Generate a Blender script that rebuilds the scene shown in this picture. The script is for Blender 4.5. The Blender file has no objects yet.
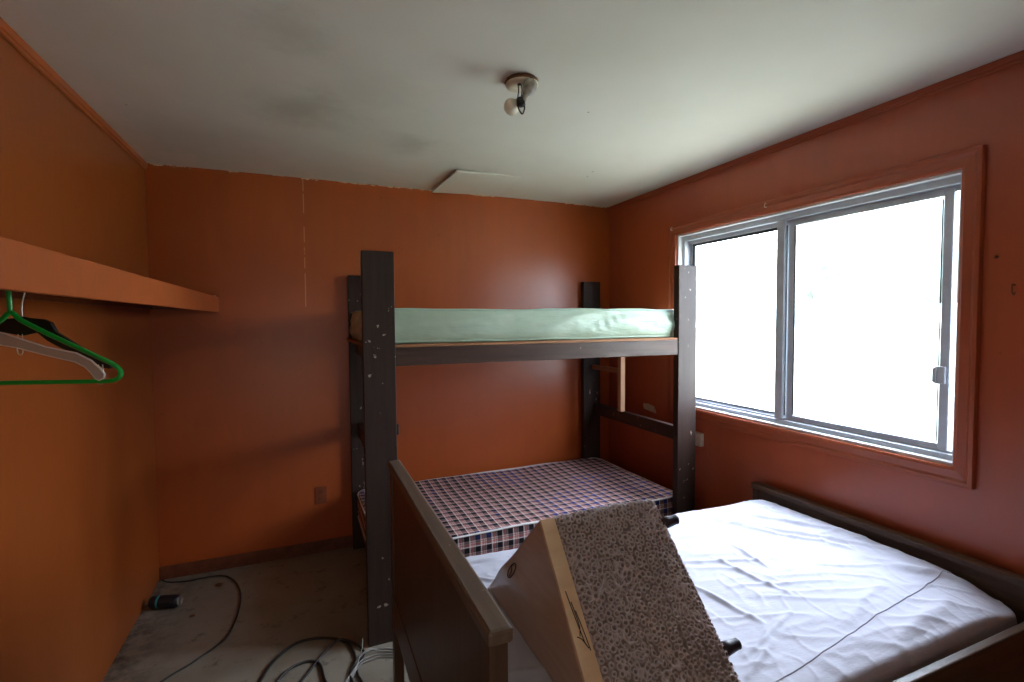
import bpy, bmesh, math, random
from mathutils import Vector, Matrix, noise
random.seed(7)
sc = bpy.context.scene
COL = sc.collection

# ------------------------------------------------------------------ camera
r_ = (0.92334830, -0.38390343, -0.00678692)
u_ = (0.02237696, 0.03615739, 0.99909555)
f_ = (0.38331081, 0.92266505, -0.04197646)
cam_d = bpy.data.cameras.new('camera'); cam = bpy.data.objects.new('camera', cam_d); COL.objects.link(cam)
cam_d.sensor_width = 36; cam_d.lens = 494.5 * 36 / 1024; cam_d.clip_start = .02; cam_d.clip_end = 300
cam.matrix_world = Matrix(((r_[0], u_[0], -f_[0], 0), (r_[1], u_[1], -f_[1], 0), (r_[2], u_[2], -f_[2], 1.5237), (0, 0, 0, 1)))
sc.camera = cam
# ------------------------------------------------------------------ world / light / exposure
SKY = 34.5
FRONT = 0.55
w = bpy.data.worlds.new('sky'); sc.world = w; w.use_nodes = True
bg = w.node_tree.nodes['Background']
bg.inputs[1].default_value = SKY
wt = w.node_tree; tc = wt.nodes.new('ShaderNodeTexCoord'); sx = wt.nodes.new('ShaderNodeSeparateXYZ'); cr = wt.nodes.new('ShaderNodeValToRGB')
wt.links.new(tc.outputs['Generated'], sx.inputs[0]); wt.links.new(sx.outputs[2], cr.inputs[0]); wt.links.new(cr.outputs[0], bg.inputs[0])
cr.color_ramp.elements[0].position = .0; cr.color_ramp.elements[0].color = (.42, .45, .52, 1)      # pale haze at the horizon, brighter bluish cloud above
cr.color_ramp.elements[1].position = .75; cr.color_ramp.elements[1].color = (.78, .84, 1.08, 1)
pl = bpy.data.lights.new('daylight_portal', 'AREA'); pl.shape = 'RECTANGLE'; pl.size = 1.62; pl.size_y = 1.16
pl.cycles.is_portal = True
plo = bpy.data.objects.new('daylight_portal', pl); COL.objects.link(plo)
plo.location = (2.45, 1.87, 1.52); plo.rotation_euler = (0, math.radians(90), 0)
plo.rotation_euler = Vector((-1, 0, 0)).to_track_quat('-Z', 'Z').to_euler()
# weak fill light added in the doorway behind the camera
dl = bpy.data.lights.new('rear_fill_light', 'AREA'); dl.shape = 'RECTANGLE'; dl.size = .8; dl.size_y = 1.9; dl.energy = 8; dl.color = (1, .93, .82)
dlo = bpy.data.objects.new('rear_fill_light', dl); COL.objects.link(dlo)
dlo.location = (-.15, -1.15, 1.05); dlo.rotation_euler = Vector((0, 1, 0)).to_track_quat('-Z', 'Z').to_euler()
vs = sc.view_settings
sc.display_settings.display_device = 'sRGB'
vs.view_transform = 'Standard'; vs.look = 'None'; vs.gamma = 1; vs.use_curve_mapping = False
vs.exposure = 0.0
sc.cycles.max_bounces = 14; sc.cycles.diffuse_bounces = 10; sc.cycles.glossy_bounces = 5; sc.cycles.transmission_bounces = 8
sc.cycles.sample_clamp_indirect = 6; sc.cycles.use_denoising = True; sc.cycles.caustics_refractive = False; sc.cycles.caustics_reflective = False

X0, X1, YB, YF, H = -.837, 2.31, 3.463, -1.05, 2.44
WT = .14

# ------------------------------------------------------------------ materials
def lin(h):
    o = []
    for i in (0, 2, 4):
        v = int(h[i:i+2], 16) / 255
        o.append(v / 12.92 if v <= .04045 else ((v + .055) / 1.055) ** 2.4)
    return tuple(o) + (1,)

class NT:
    def __init__(s, name):
        s.m = bpy.data.materials.new(name); s.m.use_nodes = True; s.t = s.m.node_tree
        s.b = s.t.nodes['Principled BSDF']; s._c = None
    def n(s, typ, **kw):
        o = s.t.nodes.new(typ)
        for k, v in kw.items(): setattr(o, k, v)
        return o
    def l(s, a, b): s.t.links.new(a, b)
    def setin(s, sock, v):
        if hasattr(v, 'is_output'): s.l(v, sock)
        else: sock.default_value = v
    @property
    def co(s):
        if s._c is None: s._c = s.n('ShaderNodeNewGeometry').outputs['Position']
        return s._c
    def obj(s): return s.n('ShaderNodeTexCoord').outputs['Object']
    def mapping(s, vec, scale=(1, 1, 1), loc=(0, 0, 0), rot=(0, 0, 0)):
        m = s.n('ShaderNodeMapping'); s.l(vec, m.inputs[0]); m.inputs['Location'].default_value = loc
        m.inputs['Rotation'].default_value = rot; m.inputs['Scale'].default_value = scale; return m.outputs[0]
    def noise(s, vec, scale, detail=4, rough=.55, out='Fac'):
        m = s.n('ShaderNodeTexNoise'); s.l(vec, m.inputs['Vector']); m.inputs['Scale'].default_value = scale
        m.inputs['Detail'].default_value = detail; m.inputs['Roughness'].default_value = rough; return m.outputs[out]
    def math(s, op, a, b=0., c=0., clamp=False):
        m = s.n('ShaderNodeMath', operation=op); m.use_clamp = clamp
        for i, v in enumerate((a, b, c)): s.setin(m.inputs[i], v)
        return m.outputs[0]
    def ramp(s, fac, stops):
        m = s.n('ShaderNodeValToRGB'); s.l(fac, m.inputs[0]); e = m.color_ramp.elements
        while len(e) < len(stops): e.new(.5)
        for i, (p, c) in enumerate(stops): e[i].position = p; e[i].color = c if len(c) == 4 else tuple(c) + (1,)
        return m.outputs[0]
    def mix(s, fac, a, b, mode='MIX'):
        m = s.n('ShaderNodeMix', data_type='RGBA', blend_type=mode)
        s.setin(m.inputs[0], fac); s.setin(m.inputs[6], a); s.setin(m.inputs[7], b); return m.outputs[2]
    def sep(s, vec):
        m = s.n('ShaderNodeSeparateXYZ'); s.l(vec, m.inputs[0]); return m.outputs
    def bump(s, h, strength=.3, dist=.01):
        m = s.n('ShaderNodeBump'); m.inputs['Strength'].default_value = strength; m.inputs['Distance'].default_value = dist
        s.l(h, m.inputs['Height']); s.l(m.outputs[0], s.b.inputs['Normal'])
    def fin(s, col=None, rough=None, **kw):
        if col is not None: s.setin(s.b.inputs['Base Color'], col)
        if rough is not None: s.setin(s.b.inputs['Roughness'], rough)
        for k, v in kw.items(): s.setin(s.b.inputs[k.replace('_', ' ')], v)
        return s.m

def W(v): return (v, v, v, 1)

def m_plain(name, hexc, rough=.5, var=.12, scale=40, **kw):
    t = NT(name); c = lin(hexc); n = t.noise(t.obj(), scale)
    a = tuple(x * (1 - var) for x in c[:3]) + (1,); b = tuple(min(1, x * (1 + var)) for x in c[:3]) + (1,)
    return t.fin(t.ramp(n, [(.3, a), (.7, b)]), rough, **kw)

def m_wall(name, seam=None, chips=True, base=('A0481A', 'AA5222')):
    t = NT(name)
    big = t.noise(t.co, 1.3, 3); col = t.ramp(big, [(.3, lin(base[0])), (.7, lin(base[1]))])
    streak = t.noise(t.mapping(t.co, (9, 9, 1.2)), 1.6, 6, .65)
    col = t.mix(t.ramp(streak, [(.40, W(0)), (.75, W(.3))]), col, lin('8A4A24'))
    spots = t.noise(t.co, 42, 2, .4)
    x, y, z = t.sep(t.co)
    if seam:
        ax, pos, z0, colr = seam
        q = (x, y)[ax]
        wob = t.math('MULTIPLY', t.math('SUBTRACT', t.noise(t.co, 6, 2), .5), .004)
        d = t.math('ABSOLUTE', t.math('SUBTRACT', t.math('ADD', q, wob), pos))
        line = t.math('LESS_THAN', d, .0028)
        brk = t.math('GREATER_THAN', t.noise(t.mapping(t.co, (1, 1, 5)), 3.1, 4), .44)
        top = t.math('GREATER_THAN', z, z0)
        col = t.mix(t.math('MULTIPLY', t.math('MULTIPLY', t.math('MULTIPLY', line, brk), top), .55), col, lin(colr))
    col = t.mix(t.ramp(spots, [(.765, W(0)), (.78, W(.8))]), col, lin('7A4224'))
    if chips:     # plaster showing where the paint meets the ceiling
        edge = t.math('GREATER_THAN', t.math('ADD', z, t.math('MULTIPLY', t.noise(t.co, 22, 5, .7), .035)), H + .0125)
        bits = t.math('GREATER_THAN', t.noise(t.mapping(t.co, (1, 1, 3), (3, 7, 1)), 7, 3), .5)
        col = t.mix(t.math('MULTIPLY', edge, bits), col, lin('D9C7A8'))
    t.bump(t.math('ADD', t.noise(t.mapping(t.co, (1, 1, .35)), 26, 5, .6), t.math('MULTIPLY', t.noise(t.co, 5, 2), 1.5)), .10, .006)
    return t.fin(col, .32, Specular_IOR_Level=.5)

def m_trimpaint(name, h):
    t = NT(name); n = t.noise(t.mapping(t.co, (3, 3, 3)), 6, 5)
    col = t.mix(t.ramp(n, [(.4, W(0)), (.72, W(.35))]), lin(h), lin('8E5232'))
    t.bump(t.noise(t.co, 60, 4), .2, .002)
    return t.fin(col, .42)

def m_ceiling():
    t = NT('ceiling_paint'); n = t.noise(t.co, 1.1, 4, .6)
    col = t.ramp(n, [(.3, lin('D9D5C6')), (.7, lin('E3E0D5'))])
    # soft water stains
    for (cx, cy, r, a) in ((.02, 2.36, .28, .38), (-.03, 1.75, .2, .24), (.52, 2.62, .2, .3), (-.5, 2.9, .5, .25), (.25, 2.1, .3, .15)):
        v = t.n('ShaderNodeVectorMath', operation='DISTANCE'); t.l(t.co, v.inputs[0]); v.inputs[1].default_value = (cx, cy, H)
        dd = t.math('ADD', v.outputs['Value'], t.math('MULTIPLY', t.math('SUBTRACT', t.noise(t.co, 5, 5, .7), .5), .35))
        mk = t.n('ShaderNodeMapRange'); mk.interpolation_type = 'SMOOTHSTEP'; t.l(dd, mk.inputs[0])
        mk.inputs[1].default_value = r; mk.inputs[2].default_value = 0.; mk.inputs[3].default_value = 0; mk.inputs[4].default_value = a
        col = t.mix(mk.outputs[0], col, lin('8E8C78'))
    col = t.mix(t.ramp(t.noise(t.co, 20, 2, .3), [(.80, W(0)), (.815, W(.8))]), col, lin('6A6250'))
    t.bump(t.noise(t.co, 90, 4), .12, .003)
    return t.fin(col, .7, Specular_IOR_Level=.3)

def m_floor():
    t = NT('worn_floor'); n = t.noise(t.co, 2.2, 6, .65)
    col = t.ramp(n, [(.3, lin('756C5C')), (.55, lin('8A8272')), (.75, lin('979082'))])
    d = t.noise(t.mapping(t.co, (1, 1, 1), (4, 2, 0)), 9, 7, .75)
    col = t.mix(t.ramp(d, [(.56, W(0)), (.66, W(.75))]), col, lin('3D342A'))
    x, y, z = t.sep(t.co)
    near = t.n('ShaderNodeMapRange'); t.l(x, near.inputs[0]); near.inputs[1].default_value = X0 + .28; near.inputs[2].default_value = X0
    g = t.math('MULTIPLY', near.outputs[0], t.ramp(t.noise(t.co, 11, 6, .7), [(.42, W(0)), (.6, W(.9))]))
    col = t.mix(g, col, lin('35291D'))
    t.bump(d, .3, .003)
    return t.fin(col, t.ramp(n, [(.3, W(.38)), (.7, W(.6))]))

def m_wood(name, dark, light, rough=.45, axis='X', scale=1., chips=None, chip_amt=.70, edge=0):
    t = NT(name); sc_ = {'X': (.7, 12, 12), 'Y': (12, .7, 12), 'Z': (12, 12, .7)}[axis]
    v = t.mapping(t.co, tuple(q * scale for q in sc_)); n = t.noise(v, 3.2, 7, .65)
    n2 = t.noise(t.mapping(t.co, tuple(q * 5 * scale for q in sc_)), 3, 3)
    col = t.ramp(t.math('ADD', t.math('MULTIPLY', n, .75), t.math('MULTIPLY', n2, .25)), [(.3, lin(dark)), (.7, lin(light))])
    if chips:
        cn = t.noise(t.mapping(t.co, (1, 1, .8)), 38, 3, .5); cl = t.noise(t.co, 4.5, 2)
        m = t.math('GREATER_THAN', t.math('ADD', cn, t.math('MULTIPLY', cl, .25)), chip_amt + .125)
        col = t.mix(m, col, lin(chips))
    t.bump(n, .25, .003)
    return t.fin(col, rough, Specular_IOR_Level=.36)

M = {}
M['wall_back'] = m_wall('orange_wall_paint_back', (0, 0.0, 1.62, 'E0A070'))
M['wall'] = m_wall('orange_wall_paint_dimmed', base=('8E4418', '984E20'))  # darkened copy of the wall paint, light falloff put into its colour
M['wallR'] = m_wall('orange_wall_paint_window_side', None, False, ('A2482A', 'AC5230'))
M['trim'] = m_trimpaint('orange_trim_paint', 'AC5626')
M['casing'] = m_trimpaint('window_casing_paint', 'A04A2A')
M['base'] = m_trimpaint('baseboard_paint', '5E2C16')
M['ceiling'] = m_ceiling(); M['floor'] = m_floor()
M['darkpost'] = m_wood('dark_painted_post', '21150F', '3A281E', .5, 'Z', chips='9A8C80', chip_amt=.71)
M['darkrail'] = m_wood('dark_painted_rail', '33231B', '523C30', .45, 'X', chips='8A6A55', chip_amt=.75)
M['darkrailY'] = m_wood('dark_painted_end_rail', '2A1F1B', '3C2D27', .42, 'Y', chips='8A6A55', chip_amt=.74)
M['ply'] = m_wood('raw_board_edge', '7A4A2E', 'A87850', .7, 'X')
M['pine'] = m_wood('raw_pine', 'A87A58', 'CBA27C', .6, 'Z')
M['pineY'] = m_wood('raw_pine_short', '8A5A3E', 'A87A58', .6, 'Y')
M['walnut'] = m_wood('dark_stained_headboard', '3E2C20', '5E4634', .4, 'Z', .7)
M['walnutY'] = m_wood('dark_stained_cap', '4A3A30', '7A6858', .34, 'Y', .35, chips='857A70', chip_amt=.71)
M['walnutX'] = m_wood('dark_stained_side_rail', '3A2C22', '5A4636', .42, 'X', .8)
M['walnutF'] = m_wood('dark_stained_footboard', '3E2D22', '5E4838', .42, 'Y', .8)
M['alu'] = m_plain('aluminium_frame', 'C2C7CE', .42, .08, 18, Metallic=.25)
M['aludark'] = m_plain('dark_gasket', '2E3230', .6)
M['whitejamb'] = m_plain('white_painted_jamb', 'D8DCDE', .5, .05)
M['plastic_w'] = m_plain('grey_latch', 'B6BAC0', .4, .05)
M['greenpl'] = m_plain('bright_green_plastic', '0FA23A', .28, .05)
M['blackpl'] = m_plain('black_plastic', '14120F', .4, .2)
M['cord'] = m_plain('black_cord', '16130F', .5, .2)
M['cordgrey'] = m_plain('grey_wire', '8B8780', .45, .15)
M['steel'] = m_plain('steel', 'B9B4A8', .28, .1, 60, Metallic=.9)
M['rust'] = m_plain('rusty_wire', '6A4326', .6, .3, 90, Metallic=.4)
M['candark'] = m_plain('dark_can_print', '14171C', .32, .2, 20)
M['teal'] = m_plain('teal_band_print', '2E8E90', .35, .1)
M['porcelain'] = m_plain('dirty_porcelain', 'D4CBB4', .45, .12, 30)
M['black'] = m_plain('black_bakelite', '171310', .4)
M['globe'] = m_plain('frosted_bulb_glass', 'EDE6CE', .25, .03)
M['outlet'] = m_plain('painted_outlet_plate', '7A3A20', .4)
M['outletw'] = m_plain('off_white_plate', 'C9BCA8', .45)
M['leg'] = m_plain('dark_turned_leg', '2A2024', .35, .2)
M['ink'] = m_plain('dark_ink', '241A18', .7)
M['cardboard'] = None

def m_glassy(name, tint, rough, alpha_mix):
    t = NT(name); out = t.t.nodes['Material Output']
    tr = t.n('ShaderNodeBsdfTransparent'); tr.inputs[0].default_value = tint
    gl = t.n('ShaderNodeBsdfGlossy'); gl.inputs['Roughness'].default_value = rough
    lw = t.n('ShaderNodeLayerWeight'); lw.inputs[0].default_value = .5
    fr = t.math('ADD', t.math('MULTIPLY', t.math('POWER', lw.outputs['Facing'], 5.), .45), .03)
    mx = t.n('ShaderNodeMixShader'); t.l(t.math('MULTIPLY', fr, alpha_mix), mx.inputs[0]); t.l(tr.outputs[0], mx.inputs[1]); t.l(gl.outputs[0], mx.inputs[2])
    t.l(mx.outputs[0], out.inputs[0]); return t.m
M['glass'] = m_glassy('window_glass', (.96, .98, .97, 1), .02, 1)

def m_clearplastic():
    t = NT('clear_plastic'); out = t.t.nodes['Material Output']
    t.fin(lin('C2B6AE'), .22)
    tr = t.n('ShaderNodeBsdfTransparent'); tr.inputs[0].default_value = (.95, .9, .88, 1)
    lw = t.n('ShaderNodeLayerWeight'); lw.inputs[0].default_value = .55
    mx = t.n('ShaderNodeMixShader'); t.l(t.math('ADD', t.math('MULTIPLY', lw.outputs['Facing'], .6), .38, clamp=True), mx.inputs[0])
    t.l(tr.outputs[0], mx.inputs[1]); t.l(t.b.outputs[0], mx.inputs[2]); t.l(mx.outputs[0], out.inputs[0]); return t.m
M['clear'] = m_clearplastic()
def m_bulb():
    t = NT('dusty_bulb_glass'); out = t.t.nodes['Material Output']
    t.fin(t.ramp(t.noise(t.obj(), 60), [(.3, lin('8F8A80')), (.7, lin('B8B4A8'))]), .25)
    tr = t.n('ShaderNodeBsdfTransparent'); tr.inputs[0].default_value = (.9, .9, .86, 1)
    mx = t.n('ShaderNodeMixShader'); mx.inputs[0].default_value = .72
    t.l(tr.outputs[0], mx.inputs[1]); t.l(t.b.outputs[0], mx.inputs[2]); t.l(mx.outputs[0], out.inputs[0]); return t.m
M['bulb'] = m_bulb()

def m_vinyl():
    t = NT('pale_green_vinyl'); n = t.noise(t.co, 4, 4)
    col = t.ramp(n, [(.3, lin('A3B7A0')), (.7, lin('B4C6B2'))])
    x, y, z = t.sep(t.co)
    t.bump(t.noise(t.mapping(t.co, (2.2, 2, 9), rot=(0, .35, 0)), 3, 4, .5), .55, .02)
    return t.fin(col, .32)
M['vinyl'] = m_vinyl()
M['vinylpipe'] = m_plain('green_vinyl_piping', 'A6BFAA', .35, .05)

def m_sheet():
    t = NT('white_sheet'); col = t.ramp(t.noise(t.co, 3, 3), [(.3, lin('B9B9C4')), (.7, lin('C3C3CD'))])
    t.bump(t.noise(t.mapping(t.co, (6, 14, 8)), 4, 5, .6), .35, .006)
    return t.fin(col, .75, Sheen_Weight=.1, Specular_IOR_Level=.25)
M['sheet'] = m_sheet()
M['seam'] = m_plain('grey_stitching', 'A9A8B4', .8)

def m_plaid(name, P=.062):
    t = NT(name); o = t.obj(); x, y, z = t.sep(o)
    nz = t.n('ShaderNodeNewGeometry')
    # on the sides (normal sideways) the height replaces y
    def fr(q, off=0.): return t.math('FRACT', t.math('DIVIDE', t.math('ADD', q, off + 10 * P), P))
    side = t.math('LESS_THAN', t.math('ABSOLUTE', t.sep(t.n('ShaderNodeNewGeometry').outputs['Normal'])[2]), .5)
    yy = t.math('ADD', t.math('MULTIPLY', y, t.math('SUBTRACT', 1., side)), t.math('MULTIPLY', t.math('ADD', z, 0.), side))
    endn = t.math('GREATER_THAN', t.math('ABSOLUTE', t.sep(nz.outputs['Normal'])[0]), .7)
    xx = t.math('ADD', t.math('MULTIPLY', x, t.math('SUBTRACT', 1., endn)), t.math('MULTIPLY', y, endn))
    fx, fy = fr(xx), fr(yy)
    def band(f, a, b): return t.math('MULTIPLY', t.math('GREATER_THAN', f, a), t.math('LESS_THAN', f, b))
    col = lin('C2A298')
    col = t.mix(t.math('MULTIPLY', t.math('ADD', band(fx, .02, .46), band(fy, .02, .46)), .74), col, lin('2A2026'))
    both = t.math('MULTIPLY', band(fx, .02, .46), band(fy, .02, .46))
    blotch = t.ramp(t.noise(o, 3.3, 3), [(.54, W(0)), (.64, W(1))])
    nav = t.mix(blotch, lin('0E0C10'), lin('2A3680'))
    col = t.mix(t.math('MULTIPLY', both, .9), col, nav)
    col = t.mix(t.math('MULTIPLY', t.math('ADD', band(fx, .66, .76), band(fy, .66, .76), clamp=True), .65), col, lin('9A3A3E'))
    col = t.mix(t.math('MULTIPLY', t.math('ADD', band(fx, .50, .55), band(fy, .50, .55), clamp=True), .75), col, lin('E4DAD2'))
    col = t.mix(t.math('MULTIPLY', t.math('ADD', band(fx, .86, .91), band(fy, .86, .91), clamp=True), .65), col, lin('2B2B40'))
    t.bump(t.noise(o, 220, 2), .2, .001)
    return t.fin(col, .8, Specular_IOR_Level=.2)
M['plaid'] = m_plaid('plaid_ticking')
M['pipew'] = m_plain('white_piping', 'CFCCC8', .6, .05)

def m_carpet():
    t = NT('looped_carpet_pile'); o = t.obj()
    n = t.noise(o, 9, 3); n2 = t.noise(o, 320, 3, .7)
    col = t.ramp(n, [(.3, lin('AFA2A2')), (.7, lin('C1B5B3'))])
    col = t.mix(t.ramp(n2, [(.35, W(.25)), (.65, W(0))]), col, lin('7C6C66'))
    a = t.n('ShaderNodeAttribute'); a.attribute_name = 'pile_shade'
    col = t.mix(t.ramp(a.outputs['Fac'], [(.05, W(1)), (.65, W(0))]), col, lin('7E706A'))      # shade between the loops, put into the pile colour
    t.bump(n2, .5, .002)
    return t.fin(col, .95, Specular_IOR_Level=.1, Sheen_Weight=.15)
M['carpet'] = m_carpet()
def m_card(name, a, b, rough=.6):
    t = NT(name); o = t.obj()
    col = t.ramp(t.noise(t.mapping(o, (1, 1, 6)), 9, 5), [(.3, lin(a)), (.7, lin(b))])
    return t.fin(col, rough)
M['panel'] = m_card('brown_fibreboard', 'B4907A', 'C29E88', .3)
M['cardboard'] = m_card('tan_cardboard', 'D2B490', 'DEC29E')

# ------------------------------------------------------------------ mesh helpers
def box(bm, a, b, rot=None, piv=None):
    c = [(a[i] + b[i]) / 2 for i in range(3)]; s = [abs(b[i] - a[i]) for i in range(3)]
    m = Matrix.Translation(c) @ Matrix.Diagonal((*s, 1))
    if rot is not None:
        p = Vector(piv or c); m = Matrix.Translation(p) @ rot.to_4x4() @ Matrix.Translation(-p) @ m
    return bmesh.ops.create_cube(bm, size=1, matrix=m)['verts']

def smooth_path(pts, n=8, closed=False):
    P = [Vector(p) for p in pts]; out = []; L = len(P)
    rng = range(L if closed else L - 1)
    for i in rng:
        g = (lambda k: P[k % L]) if closed else (lambda k: P[max(0, min(L - 1, k))])
        p0, p1, p2, p3 = g(i - 1), g(i), g(i + 1), g(i + 2)
        for k in range(n):
            t = k / n
            out.append(.5 * ((2 * p1) + (p2 - p0) * t + (2 * p0 - 5 * p1 + 4 * p2 - p3) * t * t + (3 * p1 - p0 - 3 * p2 + p3) * t ** 3))
    if not closed: out.append(P[-1])
    return out

def tube(bm, pts, r, seg=8, closed=False, flat=1.0):
    P = [Vector(p) for p in pts]; N = len(P); rings = []
    up = Vector((0, 0, 1)); prev = None
    for i, p in enumerate(P):
        if closed: d = P[(i + 1) % N] - P[i - 1]
        else: d = P[min(N - 1, i + 1)] - P[max(0, i - 1)]
        d.normalize()
        if prev is None:
            a = d.cross(up)
            if a.length < .1: a = d.cross(Vector((1, 0, 0)))
        else: a = prev - d * prev.dot(d)
        a.normalize(); prev = a; b = d.cross(a)
        rr = r[i] if isinstance(r, (list, tuple)) else r
        rings.append([bm.verts.new(p + (a * math.cos(2 * math.pi * k / seg) + b * flat * math.sin(2 * math.pi * k / seg)) * rr) for k in range(seg)])
    M_ = N if closed else N - 1
    for i in range(M_):
        A, B = rings[i], rings[(i + 1) % N]
        for k in range(seg): bm.faces.new((A[k], A[(k + 1) % seg], B[(k + 1) % seg], B[k]))
    if not closed:
        bm.faces.new(rings[0][::-1]); bm.faces.new(rings[-1])

def lathe(bm, prof, origin, axis=(0, 0, 1), seg=24):
    ax = Vector(axis).normalized(); a = ax.orthogonal().normalized(); b = ax.cross(a); o = Vector(origin); rings = []
    for (h, r) in prof:
        rings.append([bm.verts.new(o + ax * h + (a * math.cos(2 * math.pi * k / seg) + b * math.sin(2 * math.pi * k / seg)) * max(r, 1e-4)) for k in range(seg)])
    for A, B in zip(rings, rings[1:]):
        for k in range(seg): bm.faces.new((A[k], A[(k + 1) % seg], B[(k + 1) % seg], B[k]))
    bm.faces.new(rings[0][::-1]); bm.faces.new(rings[-1])

def prism(bm, pts, off):
    A = [bm.verts.new(Vector(p)) for p in pts]; B = [bm.verts.new(Vector(p) + Vector(off)) for p in pts]; n = len(A)
    bm.faces.new(A[::-1]); bm.faces.new(B)
    for i in range(n): bm.faces.new((A[i], A[(i + 1) % n], B[(i + 1) % n], B[i]))

def root_of(o):
    while o.parent: o = o.parent
    return o

def obj(name, bm, mat, parent=None, origin=None, bevel=0, smooth=False, label=None):
    bmesh.ops.recalc_face_normals(bm, faces=bm.faces)
    org = Vector(root_of(parent).location) if parent else (Vector(origin) if origin else Vector((0, 0, 0)))
    for v in bm.verts: v.co -= org
    me = bpy.data.meshes.new(name); bm.to_mesh(me); bm.free()
    if smooth: me.polygons.foreach_set('use_smooth', [True] * len(me.polygons))
    me.materials.append(M[mat] if isinstance(mat, str) else mat)
    o = bpy.data.objects.new(name, me); COL.objects.link(o)
    if parent: o.parent = parent
    else: o.location = org
    if bevel:
        md = o.modifiers.new('bevel', 'BEVEL'); md.width = bevel; md.segments = 2; md.limit_method = 'ANGLE'
    if label: o['label'] = label
    return o

def tag(o, label, cat, group=None):
    o['label'] = label; o['category'] = cat
    if group: o['group'] = group
    return o
def thing(name, label, cat, loc, group=None):
    o = bpy.data.objects.new(name, None); o.empty_display_size = .05; COL.objects.link(o); o.location = loc
    return tag(o, label, cat, group)
def struct(name, bm, mat, **kw):
    o = obj(name, bm, mat, **kw)
    if not o.parent: o['kind'] = 'structure'
    return o
def BX(*boxes):
    bm = bmesh.new()
    for a, b in boxes: box(bm, a, b)
    return bm
def part(name, mat, parent, *boxes, bevel=.003, **kw): return obj(name, BX(*boxes), mat, parent, bevel=bevel, **kw)

def round_map(x, y, hx, hy, r):
    """map a point of the square-cornered rectangle to one with round corners"""
    cx, cy = hx - r, hy - r
    dx, dy = abs(x) - cx, abs(y) - cy
    if dx > 0 and dy > 0:
        l = math.hypot(dx, dy); k = max(dx, dy) / l; dx *= k; dy *= k
        x = math.copysign(cx + dx, x); y = math.copysign(cy + dy, y)
    return x, y

def slab(cx, cy, hx, hy, z0, z1, r, ang=0, nx=60, ny=30, top=None, edge=.012, bulge=.01, botf=None):
    """mattress body: rounded rectangle, rolled edges, bulging sides; top(x, y) adds height in local coordinates"""
    bm = bmesh.new(); ca, sa = math.cos(ang), math.sin(ang)
    def G(x, y, z): return (cx + x * ca - y * sa, cy + x * sa + y * ca, z)
    def warp(i, n, h):     # denser near the rim
        return -h + 2 * h * i / n
    xs = [warp(i, nx, hx - edge) for i in range(nx + 1)]; ys = [warp(j, ny, hy - edge) for j in range(ny + 1)]
    T = top or (lambda x, y: 0)
    def zt(x, y):
        return z1 + T(x, y)
    rr = max(r - edge, .002); grid = []
    for x in xs:
        row = []
        for y in ys:
            a, b = round_map(x, y, hx - edge, hy - edge, rr); row.append(bm.verts.new(G(a, b, zt(a, b))))
        grid.append(row)
    for i in range(nx):
        for j in range(ny): bm.faces.new((grid[i][j], grid[i+1][j], grid[i+1][j+1], grid[i][j+1]))
    bi = [(i, 0) for i in range(nx)] + [(nx, j) for j in range(ny)] + [(i, ny) for i in range(nx, 0, -1)] + [(0, j) for j in range(ny, 0, -1)]
    loop = [grid[i][j] for i, j in bi]; base = []
    for i, j in bi:
        a, b = round_map(xs[i], ys[j], hx - edge, hy - edge, rr)
        # outward normal
        nxv = max(abs(a) - (hx - edge - rr), 0) * (1 if a > 0 else -1); nyv = max(abs(b) - (hy - edge - rr), 0) * (1 if b > 0 else -1)
        l = math.hypot(nxv, nyv) or 1; base.append((a, b, nxv / l, nyv / l))
    prof = [(edge * math.sin(t * math.pi / 2 / 4), edge * (1 - math.cos(t * math.pi / 2 / 4))) for t in (1, 2, 3, 4)]
    hgt = z1 - z0
    for k in range(1, 7): 
        t = k / 7; prof.append((edge + bulge * math.sin(math.pi * t), edge + (hgt - 2 * edge) * t))
    prof += [(edge, hgt - edge), (edge * .7, hgt - edge * .3), (0, hgt)]
    prev = loop
    for (o_, dz) in prof:
        cur = []
        for (a, b, ux, uy) in base:
            zz = zt(a, b) * (1 - dz / hgt) + z0 * (dz / hgt) if dz > 0 else zt(a, b)
            zz = z1 - dz + T(a, b) * (1 - dz / hgt)
            w_ = botf(a, b, dz / hgt) if botf else 0
            cur.append(bm.verts.new(G(a + ux * (o_ + w_), b + uy * (o_ + w_), zz)))
        for k in range(len(cur)): bm.faces.new((prev[k], prev[(k+1) % len(cur)], cur[(k+1) % len(cur)], cur[k]))
        prev = cur
    bm.faces.new(prev)
    return bm

def rim(cx, cy, hx, hy, z, r, ang=0, wob=0, n=10, rad=.005, out=0):
    pts = []; ca, sa = math.cos(ang), math.sin(ang)
    for (qx, qy, a0) in ((1, 1, 0), (-1, 1, 90), (-1, -1, 180), (1, -1, 270)):
        for k in range(n + 1):
            a = math.radians(a0 + 90 * k / n); x = qx * (hx - r) + (r + out) * math.cos(a); y = qy * (hy - r) + (r + out) * math.sin(a)
            pts.append((x, y))
    P = []
    for i, (x, y) in enumerate(pts):       # subdivide straight runs
        x2, y2 = pts[(i + 1) % len(pts)]; d = math.hypot(x2 - x, y2 - y); m = max(1, int(d / .06))
        for k in range(m):
            a, b = x + (x2 - x) * k / m, y + (y2 - y) * k / m
            P.append((cx + a * ca - b * sa, cy + a * sa + b * ca, z + wob * noise.noise(Vector((a * 4, b * 4, z)))))
    bm = bmesh.new(); tube(bm, P, rad, 8, closed=True); return bm

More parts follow.
